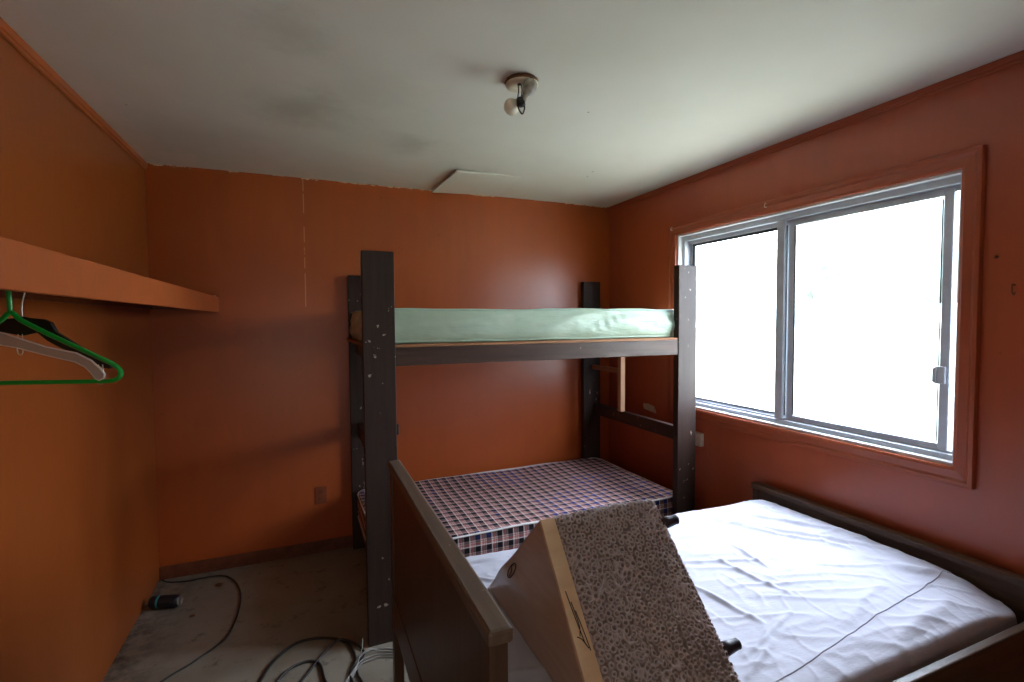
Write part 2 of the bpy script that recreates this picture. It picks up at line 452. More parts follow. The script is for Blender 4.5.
# ================================================================== THE ROOM
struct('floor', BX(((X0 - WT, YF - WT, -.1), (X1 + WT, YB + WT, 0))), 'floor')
struct('ceiling', BX(((X0 - WT, YF - WT, H), (X1 + WT, YB + WT, H + .1))), 'ceiling')
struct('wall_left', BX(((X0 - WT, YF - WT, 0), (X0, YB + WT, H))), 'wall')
struct('wall_back', BX(((X0, YB, 0), (X1 + WT, YB + WT, H))), 'wall_back')
WY0, WY1, WZ0, WZ1 = 1.092, 2.66, .943, 2.085      # window opening
struct('wall_right', BX(((X1, YF - WT, 0), (X1 + WT, WY0, H)), ((X1, WY1, 0), (X1 + WT, YB, H)), ((X1, WY0, 0), (X1 + WT, WY1, WZ0)), ((X1, WY0, WZ1), (X1 + WT, WY1, H))), 'wallR')
DX0, DX1, DZ = -.6, .3, 2.05                       # doorway behind the camera
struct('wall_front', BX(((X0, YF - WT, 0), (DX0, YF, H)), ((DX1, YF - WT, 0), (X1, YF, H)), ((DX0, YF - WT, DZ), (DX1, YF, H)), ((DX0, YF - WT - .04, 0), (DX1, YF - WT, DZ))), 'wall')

# trims
bm = bmesh.new()
for (a, b, s) in ((0, .016, .030), (0, .010, .042)):
    box(bm, (X0 + a, YF, H - s), (X0 + b, YB - .001, H - .0005))
struct('trim_1', bm, 'trim', bevel=.003)
bm = bmesh.new()
for (b, s) in ((.016, .024), (.009, .036)):
    box(bm, (X1 - b, YF, H - s), (X1, YB - .001, H - .0005))
struct('trim_2', bm, 'casing', bevel=.003)
struct('baseboard_back', BX(((X0 + .001, YB - .014, 0), (X1 - .001, YB, .075)), ((X0 + .001, YB - .018, 0), (X1 - .001, YB - .014, .012))), 'base', bevel=.003)
struct('baseboard_right', BX(((X1 - .014, YF, 0), (X1, YB - .02, .075))), 'base', bevel=.003)

# window casing, mitred, with a stepped profile
def casing():
    bm = bmesh.new()
    prof = [(0, 0), (0, .014), (.012, .019), (.040, .016), (.050, .023), (.063, .023), (.066, .018), (.066, 0)]   # (outwards from the opening, proud of the wall)
    def ring(y, z, sy, sz): return [bm.verts.new((X1 - p, y + sy * o, z + sz * o)) for (o, p) in prof]
    R_ = [ring(WY0, WZ0, -1, -1), ring(WY1, WZ0, 1, -1), ring(WY1, WZ1, 1, 1), ring(WY0, WZ1, -1, 1)]
    for i in range(4):
        A, B = R_[i], R_[(i + 1) % 4]
        for k in range(len(prof) - 1): bm.faces.new((A[k], A[k+1], B[k+1], B[k]))
    return bm
struct('trim_3', casing(), 'casing')

# window: lining, aluminium frame, fixed sash (left), sliding sash (right)
def frame_boxes(x0, x1, y0, y1, z0, z1, wy0, wy1, wz0, wz1):
    return [((x0, y0, z0), (x1, y0 + wy0, z1)), ((x0, y1 - wy1, z0), (x1, y1, z1)), ((x0, y0 + wy0, z0), (x1, y1 - wy1, z0 + wz0)), ((x0, y0 + wy0, z1 - wz1), (x1, y1 - wy1, z1))]
lining = struct('window_1', BX(*frame_boxes(X1 + .001, X1 + WT, WY0 + .0005, WY1 - .0005, WZ0 + .0005, WZ1 - .0005, .010, .014, .014, .012)), 'whitejamb', bevel=.002)
part('aluminium_frame', 'alu', lining, *frame_boxes(X1 + .035, X1 + .115, WY0 + .010, WY1 - .014, WZ0 + .014, WZ1 - .012, .018, .022, .022, .030), bevel=.002)
part('track', 'alu', lining, ((X1 + .056, WY0 + .03, WZ0 + .036), (X1 + .060, WY1 - .04, WZ0 + .046)), ((X1 + .079, WY0 + .03, WZ0 + .036), (X1 + .083, WY1 - .04, WZ0 + .046)), ((X1 + .066, WY0 + .03, WZ1 - .066), (X1 + .070, WY1 - .04, WZ1 - .042)), bevel=0)
fx = part('fixed_sash', 'alu', lining, *frame_boxes(X1 + .086, X1 + .108, 1.86, WY1 - .038, WZ0 + .037, WZ1 - .043, .04, .018, .016, .018), bevel=.002)
part('gasket', 'aludark', fx, *frame_boxes(X1 + .083, X1 + .0955, 1.90, WY1 - .056, WZ0 + .053, WZ1 - .061, .008, .018, .007, .018), bevel=0)
part('pane', 'glass', fx, ((X1 + .096, 1.895, WZ0 + .05), (X1 + .099, WY1 - .052, WZ1 - .058)), bevel=0)
sl = part('sliding_sash', 'alu', lining, *frame_boxes(X1 + .061, X1 + .078, 1.150, 1.876, WZ0 + .040, WZ1 - .050, .034, .040, .026, .026), bevel=.003)
part('gasket', 'aludark', sl, ((X1 + .058, 1.831, WZ0 + .07), (X1 + .0615, 1.837, WZ1 - .08)), ((X1 + .058, 1.184, WZ0 + .07), (X1 + .0615, 1.188, WZ1 - .08)), bevel=0)
part('pane', 'glass', sl, ((X1 + .068, 1.182, WZ0 + .064), (X1 + .071, 1.842, WZ1 - .074)), bevel=0)
part('meeting_stile', 'alu', lining, ((X1 + .040, 1.884, WZ0 + .037), (X1 + .056, 1.930, WZ1 - .043)), bevel=.002)
part('latch', 'plastic_w', sl, ((X1 + .046, 1.158, 1.255), (X1 + .061, 1.196, 1.325)), ((X1 + .034, 1.184, 1.26), (X1 + .046, 1.196, 1.32)), bevel=.003)
part('pane', 'glass', lining, ((X1 + .096, WY0 + .03, WZ0 + .037), (X1 + .099, 1.86, WZ1 - .043)), bevel=0)

# closet shelf with its lip and hanging rod
sh = thing('closet_shelf', 'long orange painted closet shelf with deep front lip along the left wall', 'shelf', (X0, 1.6, 1.585))
LX = -.487
part('board', 'wall', sh, ((X0 + .001, -.6, 1.655), (LX - .018, YB - .001, 1.673)))
part('front_lip', 'trim', sh, ((LX - .018, -.6, 1.584), (LX, YB - .005, 1.676)), bevel=.002)
part('cleat', 'base', sh, ((X0 + .001, YB - .02, 1.60), (LX - .019, YB - .001, 1.655)), ((X0 + .001, -.6, 1.60), (X0 + .02, YB - .021, 1.655)))
part('flange', 'outletw', sh, ((LX - .03, YB - .03, 1.6765), (LX - .012, YB - .012, 1.684)), bevel=.001, label='small whitish bracket on the shelf end')
bm = bmesh.new(); lathe(bm, [(0, .014), (4.0, .014)], (-.6, -.58, 1.628), (0, 1, 0), 16)
obj('hanging_rod', bm, 'rust', sh, smooth=True)

# ceiling hatch patch
rt = Matrix.Rotation(math.radians(-1.7), 3, 'Y')
bm = bmesh.new(); prism(bm, [(.825, 3.42, H - .026), (.850, 2.90, H - .026), (1.29, 2.94, H - .0015), (1.31, 3.435, H - .0015)], (0, 0, .012))
tag(obj('ceiling_hatch_panel', bm, 'ceiling', origin=(1.06, 3.17, H)), 'thin off-white ceiling patch panel sagging at its left edge above the bunk', 'ceiling panel')

# outlets and small wall things
def plate(name, label, loc, nrm, mat, slots=True, w_=.07, h_=.115):
    o = thing(name, label, 'outlet', loc)
    n = Vector(nrm); s = Vector((0, 0, 1)).cross(n)
    R3 = Matrix((s, Vector((0, 0, 1)), n)).transposed()
    bm = bmesh.new(); box(bm, (-w_/2, -h_/2, 0), (w_/2, h_/2, .006)); bmesh.ops.transform(bm, matrix=Matrix.Translation(loc) @ R3.to_4x4(), verts=bm.verts)
    obj('cover_plate', bm, mat, o, bevel=.002)
    if slots:
        for dz in (-.024, .024):
            bm = bmesh.new(); box(bm, (-.017, dz - .014, .0062), (.017, dz + .014, .009)); bmesh.ops.transform(bm, matrix=Matrix.Translation(loc) @ R3.to_4x4(), verts=bm.verts)
            rc = obj('receptacle', bm, mat, o, bevel=.004)
            bm = bmesh.new()
            for dx in (-.007, .007): box(bm, (dx - .0012, dz - .006, .0092), (dx + .0012, dz + .006, .0098))
            bmesh.ops.transform(bm, matrix=Matrix.Translation(loc) @ R3.to_4x4(), verts=bm.verts); obj('slot', bm, 'black', rc)
    return o
plate('wall_outlet', 'brown painted outlet low on the orange back wall', (.064, YB, .378), (0, -1, 0), 'outlet')
bm = bmesh.new(); box(bm, (X1 - .03, 2.40, .715), (X1, 2.465, .80))
sb_ = tag(obj('switch_box', bm, 'outletw', origin=(X1, 2.43, .715), bevel=.004), 'pale surface-mounted box beside the front right bunk post', 'switch box')
bm = bmesh.new(); prism(bm, [(X1, 2.99, .862), (X1, 2.86, .85), (X1, 2.885, .893), (X1, 2.95, .905), (X1, 3.0, .90)], (-.014, 0, 0))
tag(obj('broken_wall_plate', bm, 'outletw', origin=(X1, 2.93, .86), bevel=.002), 'small broken off-white plate on the wall behind the bunk end rail', 'wall plate')
def hook(name, label, y, z, kind, grp=None):
    bm = bmesh.new()
    if kind == 0: pts = [(X1 - .018, y, z - .006), (X1 - .034, y, z - .004), (X1 - .036, y - .004, z + .01), (X1 - .026, y - .002, z + .014)]
    else: pts = [(X1 + .001, y, z), (X1 - .02, y, z + .002), (X1 - .028, y - .003, z - .022), (X1 - .018, y - .004, z - .034), (X1 - .006, y - .002, z - .026)]
    tube(bm, smooth_path(pts, 5), .0022, 6)
    return tag(obj(name, bm, 'outletw' if kind == 0 else 'rust', origin=(X1, y, z), smooth=True), label, 'hook')
hook('curtain_hook', 'tiny pale hook on the upper left corner of window casing', 2.682, 2.125, 0)
hook('curtain_hook', 'tiny pale hook on top window casing above the middle stile', 1.948, 2.125, 0)
hook('wall_hook', 'small rusty hook in the orange wall right of the window', .934, 1.635, 1)
bm = bmesh.new(); lathe(bm, [(0, .005), (.006, .006), (.009, .004)], (X1 - .0005, .987, 1.74), (-1, 0, 0), 10)
tag(obj('nail', bm, 'rust', origin=(X1, .987, 1.74)), 'dark nail head in the orange wall right of the window', 'nail')

# ================================================================== CEILING LIGHT (broken)
LC = Vector((.783, 1.767, H))
cl = thing('ceiling_lamp_holder', 'broken dirty porcelain lamp holder with dangling wires on the ceiling', 'ceiling light', LC)
bm = bmesh.new(); lathe(bm, [(.0165, .0645), (.020, .064), (.026, .054), (.030, .030), (.030, .0)], LC, (0, 0, -1), 32)
obj('base', bm, 'porcelain', cl, smooth=True)
bm = bmesh.new(); lathe(bm, [(0, .060), (.004, .062), (.010, .0645), (.0165, .065)], LC, (0, 0, -1), 32)
for v in bm.verts: v.co += Vector((v.co.x - LC.x, v.co.y - LC.y, 0)) * .07 * noise.noise(v.co * 60)
obj('corroded_rim', bm, 'rust', cl, smooth=True)
for (dx, dy) in ((-.022, -.028), (.012, -.036)):
    bm = bmesh.new(); lathe(bm, [(0, .006), (.005, .006)], LC + Vector((dx, dy, -.028)), (0, 0, -1), 10); obj('screw', bm, 'black', cl)
LD = LC + Vector((-.020, -.004, .002))
for dx in (-.008, .006):
    bm = bmesh.new(); tube(bm, smooth_path([LD + Vector((dx, -.02, -.028)), LD + Vector((dx + .002, -.022, -.055)), LD + Vector((dx - .001, -.02, -.082))], 5), .0022, 6)
    obj('wire', bm, 'cord', cl, smooth=True)
bm = bmesh.new(); lathe(bm, [(0, .010), (.004, .016), (.030, .017), (.034, .012)], LD + Vector((.002, -.02, -.078)), (.12, 0, -1), 16)
obj('socket', bm, 'black', cl, smooth=True)
bm = bmesh.new(); q = LD + Vector((.003, -.02, -.105)); tube(bm, smooth_path([q + Vector((-.012, 0, 0)), q + Vector((-.008, -.004, -.022)), q + Vector((.004, -.006, -.036)), q + Vector((.014, -.003, -.016)), q + Vector((.015, 0, .004))], 6), .0032, 6)
obj('wire_loop', bm, 'cord', cl, smooth=True)
def bulb(bm, o, ax, s=1.):
    lathe(bm, [(0, .004), (.002, .011), (.020, .0125), (.026, .014), (.040, .022), (.055, .0285), (.068, .030), (.080, .026), (.090, .015), (.094, .002)], o, ax, 24) if s == 1 else lathe(bm, [(h * s, r * s) for h, r in [(0, .004), (.002, .011), (.020, .0125), (.026, .014), (.040, .022), (.055, .0285), (.068, .030), (.080, .026), (.090, .015), (.094, .002)]], o, ax, 24)
bm = bmesh.new(); o_ = LD + Vector((.010, -.026, -.092)); bulb(bm, o_, (.30, -.35, .80), .90)
b1 = tag(obj('light_bulb', bm, 'bulb', origin=o_, smooth=True), 'dusty grey bulb tilted up and right beneath the ceiling lamp holder', 'light bulb')
bm = bmesh.new(); o_ = LD + Vector((.004, -.004, -.080)); lathe(bm, [(0, .010), (.008, .012)] + [(.008 + .031 * (1 - math.cos(a)) * .98, max(.012 * (a < .5), .031 * math.sin(a))) for a in [.45 + k * (math.pi - .45) / 14 for k in range(15)]], o_, (-.42, .6, -.42), 24)
tag(obj('light_bulb', bm, 'globe', origin=o_, smooth=True), 'cream white round bulb hanging lowest behind the black socket', 'light bulb')

# ================================================================== BUNK BED
bk = thing('bunk_bed', 'dark brown home-built wooden bunk bed against the orange back wall', 'bunk bed', (1.2, 2.9, 0))
PF, PH = 2.337, 1.845
part('post', 'darkpost', bk, ((.236, PF, 0), (.382, PF + .045, PH)))
part('post', 'darkpost', bk, ((2.045, PF, 0), (2.182, PF + .045, PH)))
part('post', 'darkpost', bk, ((.256, 3.403, 0), (.396, 3.446, 1.825)))
part('post', 'darkpost', bk, ((2.03, 3.403, 0), (2.185, 3.446, 1.825)))
for (y0, y1) in ((PF + .004, PF + .042), (3.406, 3.444)):
    part('side_rail', 'darkrail', bk, ((.383 + (.014 if y0 > 3 else 0), y0, 1.312), (2.044 - (.016 if y0 > 3 else 0), y1, 1.400)))
    part('side_rail', 'darkrail', bk, ((.383 + (.014 if y0 > 3 else 0), y0, .15), (2.044 - (.016 if y0 > 3 else 0), y1, .238)))
for (x0, x1) in ((.30, .338), (2.125, 2.163)):
    part('end_rail', 'darkrailY', bk, ((x0, PF + .046, 1.312), (x1, 3.402, 1.400)))
    part('end_rail', 'darkrailY', bk, ((x0, PF + .046, .15), (x1, 3.402, .238)))
    part('end_rail', 'darkrailY', bk, ((x0, PF + .046, .765), (x1, 3.402, .850)))
part('bed_board', 'ply', bk, ((.24, PF + .006, 1.4005), (2.17, 3.402, 1.413)), bevel=.001, label='raw unpainted board edge under the upper mattress')
part('bed_board', 'darkrail', bk, ((.30, PF + .006, .2385), (2.17, 3.402, .251)), bevel=.001)
part('brace', 'pine', bk, ((2.10, 3.00, .8505), (2.138, 3.04, 1.3115)), label='raw pine upright on the end rail')
part('brace', 'pineY', bk, ((2.10, 3.041, 1.13), (2.125, 3.40, 1.165)), label='short raw wood crosspiece')
part('peg_block', 'darkpost', bk, ((.3825, PF + .012, .985), (.394, PF + .035, 1.035)))
bm = bmesh.new()
for i in range(9):
    for j in range(2):
        x = 2.062 + i * .0135 + random.uniform(-.003, .003); z = 1.46 - j * .02 + random.uniform(-.007, .007)
        lathe(bm, [(0, .0022), (.0012, .0022)], (x, PF + .0005, z), (0, -1, 0), 6)
obj('nail_heads', bm, 'black', bk)

# upper mattress: pale green vinyl
GX, GY, GHX, GHY = 1.185, 2.885, .915, .493
um = thing('bunk_mattress', 'thin pale green vinyl mattress on the upper bunk', 'mattress', (GX, GY, 1.413))
def gtop(x, y): return .010 * noise.noise(Vector((x * 2.2, y * 2, 3))) + .006 * math.exp(-((x + .95) / .1) ** 2) * -1
def gside(a, b, t): return .014 * noise.noise(Vector((a * 3.5 + t * 2, b * 3.5, t * 1.6))) * math.sin(math.pi * t) + .010 * max(0, 1 - 5 * abs(noise.noise(Vector((a * 4.5 + t * 2.2, b * 3, 5))))) * math.sin(math.pi * t) + .012 * math.sin(math.pi * t) * abs(noise.noise(Vector((a * 5 - t * 3, b * 5, 9))))
obj('cover', slab(GX, GY, GHX, GHY, 1.4135, 1.584, .06, 0, 120, 30, gtop, .014, .012, gside), 'vinyl', um, smooth=True)
obj('piping', rim(GX, GY, GHX, GHY, 1.578, .06, 0, .010, rad=.0055, out=-.002), 'vinylpipe', um, smooth=True)
obj('piping', rim(GX, GY, GHX, GHY, 1.422, .06, 0, .004, rad=.0055, out=-.002), 'vinylpipe', um, smooth=True)

# lower mattress: plaid
PX, PY, PHX, PHY, PA = 1.225, 2.915, .935, .482, math.radians(1.0)
lm = thing('plaid_mattress', 'plaid mattress in navy, red and white on the lower bunk', 'mattress', (PX, PY, .25))
def ptop(x, y):
    return .010 * noise.noise(Vector((x * 2.5, y * 2.5, 1))) - .012 * math.exp(-((x - .2) ** 2 + y * y) * 3)
def pside(a, b, t): return .006 * noise.noise(Vector((a * 4, b * 4, t)))
obj('cover', slab(PX, PY, PHX, PHY, .2515, .412, .10, PA, 80, 40, ptop, .010, .006, pside), 'plaid', lm, smooth=True)
obj('piping', rim(PX, PY, PHX, PHY, .407, .10, PA, .006, rad=.0055), 'pipew', lm, smooth=True)
obj('piping', rim(PX, PY, PHX, PHY, .262, .10, PA, .003, rad=.0055), 'pipew', lm, smooth=True)

# ================================================================== LOW BED IN FRONT
bd = thing('bed_frame', 'dark stained wooden bed frame with tall headboard standing under the window', 'bed', (1.25, 1.4, 0))
HZ = .958
hb = part('headboard', 'walnut', bd, ((.303, .885, .42), (.328, 1.965, HZ - .03)), bevel=.002)
part('cap', 'walnutY', hb, ((.291, .822, HZ - .030), (.342, 2.030, HZ)), bevel=.007)
part('lower_rail', 'walnut', hb, ((.300, .885, .285), (.332, 1.965, .4195)), bevel=.003)
part('leg', 'walnut', hb, ((.297, .835, 0), (.336, .8845, HZ - .031)), bevel=.004)
part('leg', 'walnut', hb, ((.297, 1.9655, 0), (.336, 2.015, HZ - .031)), bevel=.004)
fb = part('footboard', 'walnutF', bd, ((2.232, .80, .13), (2.254, 1.915, .60)), bevel=.002)
part('cap', 'walnutF', fb, ((2.222, .70, .6005), (2.272, 1.965, .632)), bevel=.006)
part('leg', 'walnutF', fb, ((2.224, .745, 0), (2.262, .7995, .60)), bevel=.004)
part('leg', 'walnutF', fb, ((2.224, 1.9155, 0), (2.262, 1.955, .60)), bevel=.004)
for (y0, y1) in ((.775, .80), (1.908, 1.932)):
    part('side_rail', 'walnutX', bd, ((.337, y0, .345 if y0 < 1 else .30), (2.2235, y1, .55 if y0 < 1 else .44)), bevel=.004)
part('slat_platform', 'ply', bd, *[((.36 + i * .155, .8005, .352), (.44 + i * .155, 1.9075, .368)) for i in range(12)], bevel=.002)

SX0, SX1, SY0, SY1, SZ = .355, 2.205, .832, 1.880, .590
SCX, SCY, SHX, SHY = (SX0 + SX1) / 2, (SY0 + SY1) / 2, (SX1 - SX0) / 2, (SY1 - SY0) / 2
wm = thing('sheeted_mattress', 'single mattress wrapped in a wrinkled white sheet beneath the window', 'mattress', (SCX, SCY, .37))
folds = [  # (x0,y0,x1,y1,height,width) long creases of the sheet
    (1.70, 1.74, 2.17, 1.22, .014, .022), (1.86, 1.78, 2.19, 1.36, .012, .018), (1.62, 1.80, 2.08, 1.75, .012, .02), (1.40, 1.70, 1.90, 1.72, .010, .02),
    (1.78, 1.60, 2.02, 1.30, .010, .016), (2.00, 1.14, 2.18, .98, .012, .03), (1.30, 1.50, 1.62, 1.36, .007, .012), (1.24, 1.38, 1.30, 1.10, .008, .012),
    (1.45, 1.46, 1.50, 1.16, .007, .012), (1.60, 1.50, 1.58, 1.30, .007, .012), (1.12, 1.0, 1.40, 1.08, .008, .014), (1.05, .93, 1.25, 1.02, .010, .014),
    (1.50, .98, 1.85, 1.08, .006, .02), (1.60, .88, 1.95, .92, .010, .03), (1.35, 1.28, 1.72, 1.16, .006, .012), (1.75, 1.26, 1.98, 1.16, .006, .012), (.45, 1.75, .62, 1.62, .010, .012), (.50, 1.80, .75, 1.78, .008, .012), (.46, 1.70, .52, 1.55, .008, .012)]
def segd(px, py, f):
    ax, ay, bx, by = f[:4]; vx, vy = bx - ax, by - ay; t = ((px - ax) * vx + (py - ay) * vy) / (vx * vx + vy * vy)
    tt = max(0, min(1, t)); s = (px - ax) * vy - (py - ay) * vx
    return math.hypot(px - ax - tt * vx, py - ay - tt * vy), tt
def stop(x, y):
    X, Y = x + SCX, y + SCY
    h = -.022 * math.exp(-(((X - 1.0) / .5) ** 2 + ((Y - 1.25) / .4) ** 2))          # the wedge's weight
    h += .010 * noise.noise(Vector((X * 2, Y * 2, 0)))
    q = Vector((X * 3.0 + .5 * noise.noise(Vector((X * 4, Y * 4, 5))), Y * 9.0 + X * 3.0, 2.)); h += .0046 * max(0, 1 - abs(noise.noise(q)) * 5) ** 1.5
    q = Vector((X * 7 + Y * 5, Y * 7 - X * 9, 7.)); h += .0022 * max(0, 1 - abs(noise.noise(q)) * 5) ** 1.3
    for f in folds:
        wx = .015 * noise.noise(Vector((X * 6, Y * 6, f[0] * 9)))
        d, t = segd(X + wx, Y + wx, f)
        if d < f[5] * 3: h += 1.15 * f[4] * math.exp(-(d / (f[5] * .8)) ** 2) * math.sin(math.pi * min(1, max(.02, t * .9 + .05))) ** .5
    e = min(X - SX0, SX1 - X, Y - SY0, SY1 - Y)                                          # edges roll down
    h -= .022 * math.exp(-max(0, e) / .03)
    dc = math.hypot(SX1 - X, Y - SY0); h -= .05 * math.exp(-(dc / .16) ** 2) if True else 0
    h -= .012 * math.exp(-((X - SX0) / .12) ** 2)
    return h
def sside(a, b, t): return .014 * noise.noise(Vector((a * 4.5 + t * 1.5, b * 4.5, t * 2))) * math.sin(math.pi * t * .9)
obj('sheet', slab(SCX, SCY, SHX, SHY, .3695, SZ, .085, 0, 340, 190, stop, .022, .010, sside), 'sheet', wm, smooth=True)
sp = [(2.20, 1.04), (2.08, 1.025), (1.90, .995), (1.66, .967), (1.45, .935), (1.16, .90), (.95, .88)]
P_ = smooth_path([(x, y, 0) for x, y in sp], 14)
bm = bmesh.new(); tube(bm, [(p.x, p.y, SZ + stop(min(p.x, SX1 - .02) - SCX, p.y - SCY) + .0012) for p in P_ if p.x < SX1 - .015], .0018, 6)
obj('seam', bm, 'seam', wm, smooth=True, label='grey stitched seam across the sheet')

# ================================================================== CARPETED WEDGE
WX0, WX1 = .574, .945
T_ = Vector((0, 1.186, .984)); S0 = Vector((0, .862, .578)); B0 = Vector((0, 1.612, .580))
cw = thing('carpeted_wedge', 'wedge-shaped carpet covered stool lying on its side on the white sheet', 'stool', (.76, 1.25, .58))
X_ = lambda v, x: Vector((x, v.y, v.z))
# left side panel, slightly bent below the mid height
bm = bmesh.new()
nx_, ny_ = 26, 26
def bend(v):    # bulge of the board out of its plane
    return -.010 * math.exp(-((v.z - .72) / .06) ** 2) * max(0, min(1, (v.y - .95) / .3))
G_ = []
for i in range(nx_ + 1):
    row = []
    for j in range(ny_ + 1 - 0):
        a = i / nx_; b = j / ny_
        E = S0.lerp(B0, b); v = T_.lerp(E, a); row.append(bm.verts.new((WX0 + bend(v), v.y, v.z)) if (i > 0 or j == 0) else row[0])
    G_.append(row)
for i in range(nx_):
    for j in range(ny_):
        f = [G_[i][j], G_[i+1][j], G_[i+1][j+1], G_[i][j+1]]; f = list(dict.fromkeys(f))
        if len(f) > 2: bm.faces.new(f)
sp_ = obj('side_panel', bm, 'panel', cw, smooth=True, label='smooth brown fibreboard side panel')
md = sp_.modifiers.new('thick', 'SOLIDIFY'); md.thickness = .005; md.offset = 0
# printed oval mark on the panel
def on_panel(y, z): v = Vector((0, y, z)); return (WX0 + bend(v) - .004, y, z)
bm = bmesh.new()
tube(bm, smooth_path([on_panel(1.372 + .016 * math.cos(a) - .020 * math.sin(a), .758 + .030 * math.sin(a)) for a in [k * math.pi / 6 for k in range(12)]], 3, True), .0016, 6, closed=True)
tube(bm, smooth_path([on_panel(1.385, .735), on_panel(1.372, .758), on_panel(1.375, .774), on_panel(1.362, .778)], 4), .0014, 6)
obj('printed_mark', bm, 'ink', sp_)
# light strip along the sloping edge
sl_ = (S0 - T_).normalized(); nrm = Vector((0, sl_.z, -sl_.y)).normalized()
if nrm.z < 0: nrm = -nrm
bm = bmesh.new(); a, b = T_ + nrm * .002, S0 + nrm * .002
prism(bm, [X_(a, WX0 - .003), X_(a, WX0 + .040), X_(b, WX0 + .044), X_(b, WX0 - .003)], -nrm * .012)
st = obj('edge_strip', bm, 'cardboard', cw, bevel=.002, label='bare tan cardboard strip beside the carpet')
bm = bmesh.new()
def on_slope(x, s): p = T_.lerp(S0, s) + nrm * .0032; return Vector((x, p.y, p.z))
for pts in ([(.585, .35), (.590, .45), (.598, .58)], [(.592, .40), (.596, .50), (.590, .545)], [(.582, .545), (.593, .56), (.604, .60)], [(.597, .44), (.603, .53), (.607, .61)]):
    tube(bm, smooth_path([on_slope(x, s) for x, s in pts], 5), .0012, 6)
obj('ink_mark', bm, 'ink', st)
# carpet: sloping face, over the ridge and down the back and the right end
RC = .0172
_rings = {}
def ring_at(i, j):
    if (i, j) not in _rings:
        rn = random.Random(i * 7919 + j * 104729)
        _rings[(i, j)] = ((i + .5 + rn.uniform(-.24, .24)) * RC, (j + .5 * (i % 2) + .5 + rn.uniform(-.24, .24)) * RC, rn.uniform(.0052, .0078))
    return _rings[(i, j)]
def berber(u, v):
    ci, cj = int(u / RC), int(v / RC); h = 0
    for di in (-1, 0, 1):
        for dj in (-2, -1, 0, 1):
            x, y, r = ring_at(ci + di, cj + dj); d = abs(math.hypot(u - x, v - y) - r)
            if d < .006: h = max(h, math.exp(-(d / .0022) ** 2))
    mz = max(0, 1 - abs(noise.noise(Vector((u * 55, v * 55, 4)))) * 4.)
    k = max(.45, min(.9, .72 + 1.4 * noise.noise(Vector((u * 9, v * 9, 8)))))
    return .0095 * max(h * k, mz * (1.15 - k)) + .0008 * noise.noise(Vector((u * 200, v * 200, 1)))
bm = bmesh.new()
L1 = (S0 - T_).length; L2 = (B0 - T_).length; bsl = (B0 - T_).normalized(); bn = Vector((0, -bsl.z, bsl.y))
if bn.y < 0: bn = -bn
NU, NV1, NV2 = 230, 330, 90
CX0, CX1 = WX0 + .040, WX1
def carp(i, s):
    # s: signed length, >0 down the slope, <0 down the back
    fu = i / NU; x = CX0 + (CX1 - CX0) * fu; rc = .012
    if s >= 0:
        p = T_ + sl_ * s; n_ = nrm
        x = CX0 + .004 * s / L1 + (CX1 + .035 * s / L1 - CX0) * fu
    else: p = T_ + bsl * -s; n_ = bn
    k = math.exp(-abs(s) / .012) * .5
    n2 = (n_ * (1 - k) + (nrm + bn).normalized() * k).normalized(); 
    h = berber(x, s + 3) + .006 - .010 * math.exp(-abs(s) / .008)
    e = min(fu, 1 - fu) * (CX1 - CX0); h -= .006 * math.exp(-e / .006)
    return Vector((x, p.y, p.z)) + n2 * h
ss = [L1 * j / NV1 for j in range(NV1, -1, -1)] + [-L2 * j / NV2 for j in range(1, NV2 + 1)]
tone = bm.verts.layers.float_color.new('pile_shade')
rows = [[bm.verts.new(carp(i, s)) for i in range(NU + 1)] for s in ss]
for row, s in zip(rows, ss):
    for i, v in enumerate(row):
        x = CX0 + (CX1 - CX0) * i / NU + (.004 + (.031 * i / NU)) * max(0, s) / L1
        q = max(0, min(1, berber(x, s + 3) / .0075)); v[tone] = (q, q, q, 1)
for A, B in zip(rows, rows[1:]):
    for i in range(NU): bm.faces.new((A[i], A[i+1], B[i+1], B[i]))
# right end, closing to the bottom
right = [r[-1] for r in rows]
c0 = bm.verts.new((WX1 + .01, 1.22, .58))
for a, b in zip(right, right[1:]): bm.faces.new((a, b, c0))
left = [r[0] for r in rows]; c1 = bm.verts.new((CX0, 1.22, .58))
for a, b in zip(left, left[1:]): bm.faces.new((b, a, c1))
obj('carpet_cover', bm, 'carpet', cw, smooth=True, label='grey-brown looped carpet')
for (y, z) in ((1.150, .925), (.945, .665)):
    bm = bmesh.new(); x0 = WX1 + .0 if y > 1 else WX1 + .028
    lathe(bm, [(0, .020), (.03, .017), (.058, .0135), (.062, .0145), (.066, .010)], (x0 - .005, y, z), (1, 0, .06), 16)
    obj('leg', bm, 'leg', cw, smooth=True)

# ================================================================== HANGERS
def V2(pts, y): return [Vector((x, y, z)) for x, z in pts]
HY = 1.40
gh = thing('clothes_hanger', 'bright green tubular plastic hanger on the closet rod', 'hanger', (-.600, HY, 1.403), 'hangers on the closet rod')
nx0 = -.587
half = [0, 0, (.004, 1.546), (.018, 1.531), (.05, 1.510), (.09, 1.486), (.150, 1.451), (.180, 1.433), (.192, 1.420), (.191, 1.406), (.180, 1.398), (.165, 1.396), (.14, 1.396), (.07, 1.396), (.0, 1.396)]
pts = V2([(nx0 + a - .0, z) for a, z in half[2:]], HY) + V2([(nx0 - a, z) for a, z in half[2:-1]][::-1], HY)
bm = bmesh.new(); tube(bm, smooth_path(pts, 5, True), .0048, 10, closed=True); obj('frame', bm, 'greenpl', gh, smooth=True)
bm = bmesh.new(); tube(bm, smooth_path(V2([(nx0, 1.545), (nx0 - .001, 1.56), (nx0 - .001, 1.60), (nx0 + .004, 1.630), (nx0 - .011, 1.6475), (nx0 - .032, 1.640), (nx0 - .036, 1.62)], HY), 6), .0042, 8); obj('hook', bm, 'greenpl', gh, smooth=True)

